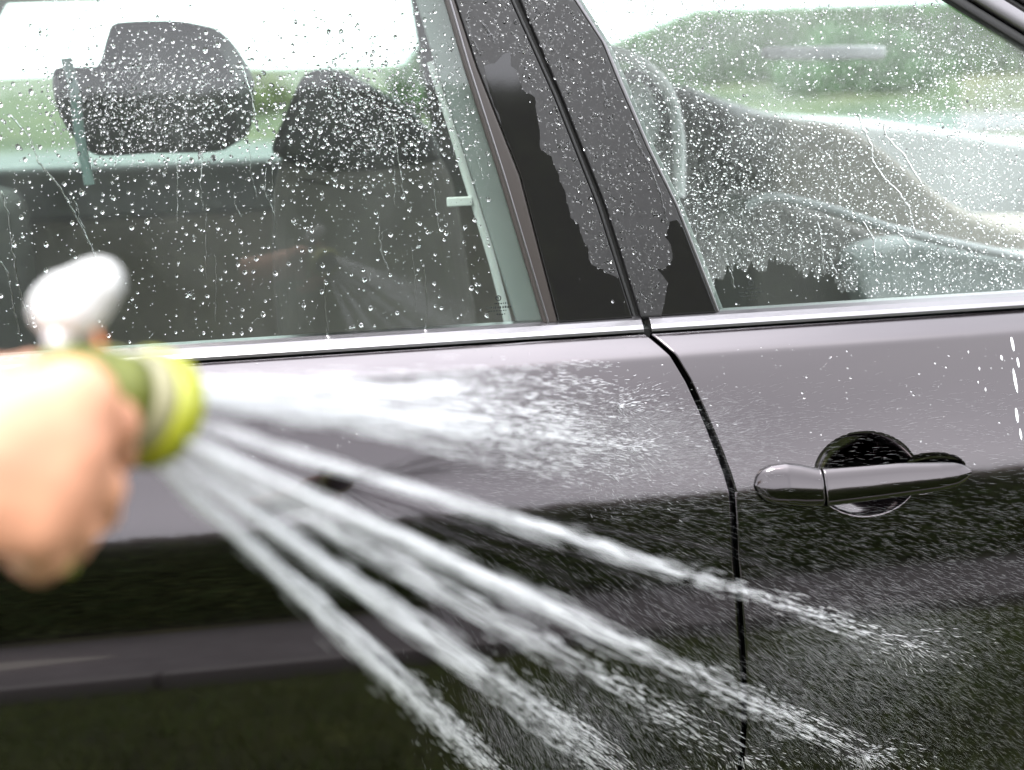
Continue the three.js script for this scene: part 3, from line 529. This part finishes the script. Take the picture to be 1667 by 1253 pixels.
// drops: flattened caps of water with uneven outlines
const dropG = [0, 1, 2, 3].map((v) => {
  const pos = [0, 0, 0.22], idx = [], R = 4, M = 12;
  for (let r = 1; r <= R; r++) for (let i = 0; i < M; i++) { const a = i / M * 2 * Math.PI, k = 1 + 0.32 * (noise(Math.cos(a) * 1.6 + v * 7, Math.sin(a) * 1.6 + 3, v) - 0.5), e = r / R, rad = Math.sin(e * Math.PI / 2); pos.push(Math.cos(a) * k * rad, Math.sin(a) * k * rad, 0.22 * Math.cos(e * Math.PI / 2)); }
  pos.push(0, 0, 0);
  for (let i = 0; i < M; i++) { const j = (i + 1) % M; idx.push(0, 1 + i, 1 + j); for (let r = 0; r < R - 1; r++) { const a = 1 + r * M + i, b = 1 + r * M + j; idx.push(a, a + M, b, b, a + M, b + M); } }
  const g0 = new THREE.BufferGeometry(); g0.setAttribute('position', new THREE.Float32BufferAttribute(pos, 3)); g0.setIndex(idx); g0.computeVertexNormals();
  const nr = g0.attributes.normal; for (let i = 1 + (R - 1) * M; i < 1 + R * M; i++) { const p = V3(pos[i * 3], pos[i * 3 + 1], 0).normalize(); nr.setXYZ(i, p.x * 0.95, p.y * 0.95, 0.3); }
  const base = 1 + R * M, bi = []; for (let i = 0; i < M; i++) { const j = (i + 1) % M; bi.push(base, 1 + (R - 1) * M + j, 1 + (R - 1) * M + i); }
  g0.setIndex(idx.concat(bi)); nr.setXYZ(base, 0, 0, -1); return g0;
});
const Z = V3(0, 0, 1);
function dropMatrix(o, p, n, r, stretch) { o.position.copy(p).addScaledVector(n, 0.00012); o.quaternion.setFromUnitVectors(Z, n); o.scale.set(r, r * stretch, r * rr(0.75, 1.1)); o.updateMatrix(); }
const bigDrops = [];
function scatter(name, label, n, sample, material = water) {
  const per = [[], [], [], []], o = new THREE.Object3D(); let made = 0;
  for (let tries = 0; made < n && tries < n * 12; tries++) {
    const q = sample(); if (!q) continue; made++;
    const [p, nrm, r] = q;
    dropMatrix(o, p, nrm, r, rr(0.9, 1.35) * (r > 0.0022 ? rr(1, 1.25) : 1));
    const v = Math.floor(rnd() * 4);
    bigDrops.push({ r, v, m: o.matrix.clone(), surface: label, px: project(p) }); per[v].push(bigDrops[bigDrops.length - 1]);
  }
  return { name, label, per, material };
}
const sets = [];
const dist = (small, big, pow) => small + (big - small) * Math.pow(rnd(), pow);
// rear window: beads everywhere, a dense field over the headrests
sets.push(scatter('water_beads', 'fine water beads covering the rear door window', 9000, () => {
  const f = rnd(); let px, py, r;
  if (f < 0.45) { px = rr(-160, 800); py = rr(-120, 560); r = dist(0.00045, 0.0027, 5.5); if (rnd() > 0.25 + 1.9 * Math.pow(fbm(px / 45, py / 70, 21, 3), 2)) return null; if (py > 300 && rnd() < 0.3 * (py - 300) / 260) return null; }
  else { px = f < 0.72 ? 240 + gauss() * 150 : 620 + gauss() * 130; py = 170 + gauss() * 85; r = dist(0.0004, 0.0021, 4.6); }
  const p = onGlass(px, py); if (p.y < 0.95 || p.x > sealL(p.y) - 0.003 || p.y > 1.385) return null;
  return [p, glassNormal(p.y), r];
}));
// front window: a dense mist of smaller beads, clear at the foot
sets.push(scatter('water_beads', 'dense mist of water beads on the front door window', 18000, () => {
  const px = rr(940, 1850), py = rr(-120, 520), p = onGlass(px, py);
  if (p.y < 0.95 || p.x < glassL2(p.y) + 0.003 || p.y > topAt(p.x) - 0.006) return null;
  if (inPoly(clearFront, p.x, p.y - 0.03 * Math.pow(fbm(p.x * 130, p.y * 6, 8, 3), 2) + 0.005) && rnd() < 0.96) return null;
  if (rnd() > 0.25 + 1.5 * fbm(p.x * 9, p.y * 9, 4, 3)) return null;
  if (rnd() < 0.7 * sstep(1.15, 0.75, Math.hypot((px - 1320) / 190, (py - 115) / 90))) return null;
  return [p, glassNormal(p.y), dist(0.00042, 0.0017, 5)];
}));
// pillar covers
sets.push(scatter('water_beads', 'small water beads on the black window pillar covers', 3000, () => {
  const py = rr(-80, 520), px = rr(740, 1170), p = onGlass(px, py, 0.006);
  const a = p.x > sealR(p.y) + 0.002 && p.x < gapL(p.y) - 0.001, b = p.x > gapR(p.y) + 0.001 && p.x < trimR(p.y) - 0.001;
  if (!(a || b) || p.y < 0.95) return null; if (filmAt(p.x, p.y) && rnd() < 0.995) return null;
  const near = Math.min(Math.abs(p.x - gapL(p.y)), Math.abs(p.x - gapR(p.y))); if (rnd() > 0.35 + 0.65 * sstep(0.045, 0.0, near) + (b ? 0.35 : 0)) return null;
  return [p, glassNormal(p.y), dist(0.00045, 0.0021, 3.6)];
}));
// beads on the painted doors and the belt strip
sets.push(scatter('water_beads', 'scattered water beads on the painted doors', 420, () => {
  const px = rr(300, 1700), py = rr(560, 760), p = onDoor(px, py); if (p.y > 0.925) return null; const s = doorS(p.y); if (Math.abs(p.x - doorGap(s)) < 0.006) return null;
  return [p, doorNormal(s), dist(0.0004, 0.0014, 4)];
}));
{
  // the 260 that show largest are drops of their own
  const inView = bigDrops.filter((d) => d.px[0] > 0 && d.px[0] < W && d.px[1] > 0 && d.px[1] < H).sort((a, b) => b.r - a.r);
  const quota = { 'fine water beads covering the rear door window': 120, 'dense mist of water beads on the front door window': 90, 'small water beads on the black window pillar covers': 40, 'scattered water beads on the painted doors': 20 };
  const chosen = inView.filter((d) => quota[d.surface]-- > 0);
  const single = new Set(chosen);
  const names = { 'fine water beads covering the rear door window': ['large clear water drop clinging to the rear door window', 'large drops on the rear window'], 'dense mist of water beads on the front door window': ['large clear water drop on the misted front door window', 'large drops on the front window'], 'small water beads on the black window pillar covers': ['clear water drop standing on the black window pillar cover', 'drops on the pillar covers'], 'scattered water beads on the painted doors': ['clear water drop standing on the mauve door paint', 'drops on the door paint'] };
  for (const d of chosen) { const m = add(scene, 'water_drop', dropG[d.v], water); d.m.decompose(m.position, m.quaternion, m.scale); tag(m, names[d.surface][0], 'water drop', names[d.surface][1]); }
  for (const s of sets) {
    const o = []; for (let v = 0; v < 4; v++) { const list = s.per[v].filter((d) => !single.has(d)); o.push(list); }
    const g = new THREE.Group(); g.name = nm(s.name); scene.add(tag(g, s.label, 'water beads', null, 'stuff'));
    o.forEach((list, v) => { const im = new THREE.InstancedMesh(dropG[v], s.material, list.length); list.forEach((d, i) => im.setMatrixAt(i, d.m)); im.name = 'beads'; im.userData.kind = 'stuff'; im.castShadow = im.receiveShadow = true; g.add(im); });
  }
}
// white suds sliding down the front of the front door
{
  const suds = std('soap suds', [0.5, 0.51, 0.52], 0.6);
  for (const [px, py, w, h] of [[1648, 560, 5, 26], [1657, 590, 4, 18], [1652, 618, 5, 44], [1630, 582, 4, 10], [1655, 676, 5, 26], [1661, 706, 4, 20], [1594, 600, 2.5, 6], [1592, 622, 2, 5], [1604, 634, 2.5, 7], [1576, 573, 2, 5]]) {
    const p = onDoor(px, py), n = doorNormal(doorS(p.y)), m = add(scene, 'suds_streak', dropG[Math.floor(rnd() * 4)], suds);
    m.position.copy(p).addScaledVector(n, 0.0002); m.quaternion.setFromUnitVectors(Z, n); m.scale.set(w / 2 / 1385, h / 2 / 1385, 0.0016);
    tag(m, 'white streak of suds sliding down the front door paint', 'suds', 'suds streaks on the front door');
  }
}
// rivulets: thin flat threads of water
function rivulet(list, r, label, group, off = 0.0002, surf = glassZ) {
  const pts = []; for (let i = 0; i < list.length - 1; i++) for (let k = 0; k < 6; k++) { const t = k / 6; pts.push([lerp(list[i][0], list[i + 1][0], t) + gauss() * 0.9, lerp(list[i][1], list[i + 1][1], t)]); } pts.push(list[list.length - 1]);
  const c = new THREE.CatmullRomCurve3(pts.map(([x, y]) => hit(x, y, surf, off + r * 0.3))), N = pts.length * 3, pos = [], idx = [], M = 8;
  for (let i = 0; i <= N; i++) { const p = c.getPointAt(i / N), t = c.getTangentAt(i / N), n = glassNormal(p.y), s = V3().crossVectors(t, n).normalize(), k = r * (0.55 + 0.9 * noise(i * 0.4, r * 9999)) * (i === 0 || i === N ? 0.1 : 1); for (let j = 0; j < M; j++) { const a = j / M * 2 * Math.PI, q = p.clone().addScaledVector(s, Math.cos(a) * k).addScaledVector(n, Math.sin(a) * k * 0.45); pos.push(q.x, q.y, q.z); } }
  for (let i = 0; i < N; i++) for (let j = 0; j < M; j++) { const a = i * M + j, b = i * M + (j + 1) % M; idx.push(a, b, a + M, b, b + M, a + M); }
  const g = new THREE.BufferGeometry(); g.setAttribute('position', new THREE.Float32BufferAttribute(pos, 3)); g.setIndex(idx); g.computeVertexNormals();
  tag(add(scene, 'water_rivulet', g, water), label, 'rivulet', group);
}
const rg = ['longest crooked rivulet on the rear window, ending above the white nozzle lever', 'rivulet on the rear window beside the white nozzle lever, reaching the sill', 'short crooked rivulet on the rear window just above the gripping hand', 'short thread of water branching from the longest rivulet', 'rivulet on the rear window between the two headrests', 'rivulet on the rear window over the front headrest and seat back', 'straight rivulet on the rear window beside the pale seat belt near the sill', 'straight rivulet low on the rear window in front of the seat cloth'];
let rk = 0;
for (const l of [[[15, 185], [48, 222], [62, 262], [98, 305], [120, 345], [138, 380], [160, 425]], [[2, 310], [14, 350], [22, 410], [28, 455], [48, 530]], [[0, 425], [14, 445], [20, 490], [32, 545]], [[120, 320], [130, 355], [142, 390]], [[393, 105], [408, 150], [420, 215]], [[640, 205], [648, 260], [660, 330]], [[690, 430], [695, 480], [692, 545]], [[528, 455], [530, 500], [534, 550]]]) rivulet(l, 0.0009, rg[rk++], 'rivulets on the rear window');
for (const l of [[[1398, 185], [1402, 205], [1418, 235], [1420, 262], [1440, 290], [1462, 312], [1478, 335], [1490, 380]], [[1438, 200], [1442, 222], [1470, 250], [1500, 300]], [[1455, 350], [1462, 378], [1480, 400], [1482, 425]], [[1405, 360], [1420, 385], [1426, 430]], [[1330, 360], [1336, 385], [1340, 440]], [[1300, 395], [1304, 430]], [[1350, 420], [1362, 445]], [[1180, 420], [1190, 445], [1196, 470]]]) rivulet(l, 0.0008, 'crooked rivulet of water on the misted front door window', 'rivulets on the front window');
for (const l of [[[980, 130], [984, 150], [988, 180]], [[912, 100], [916, 122]], [[1022, 195], [1035, 230], [1058, 270], [1075, 320], [1082, 345], [1086, 365]], [[765, 10], [760, 35], [770, 65], [782, 90]], [[782, 34], [795, 50], [806, 72]]]) rivulet(l, 0.0012, 'dark rivulet of water on the black window pillar cover', 'rivulets on the pillar covers', 0.0062);

for (let i = 0; i < 16; i++) { const x = rr(180, 800), y = rr(200, 420), l = rr(40, 130); rivulet([[x, y], [x + rr(-4, 8), y + l * 0.5], [x + rr(0, 14), y + l]], 0.00045, 'faint thread of water trickling down the rear door window', 'faint trickles on the rear window'); }

renderer.render(scene, camera);
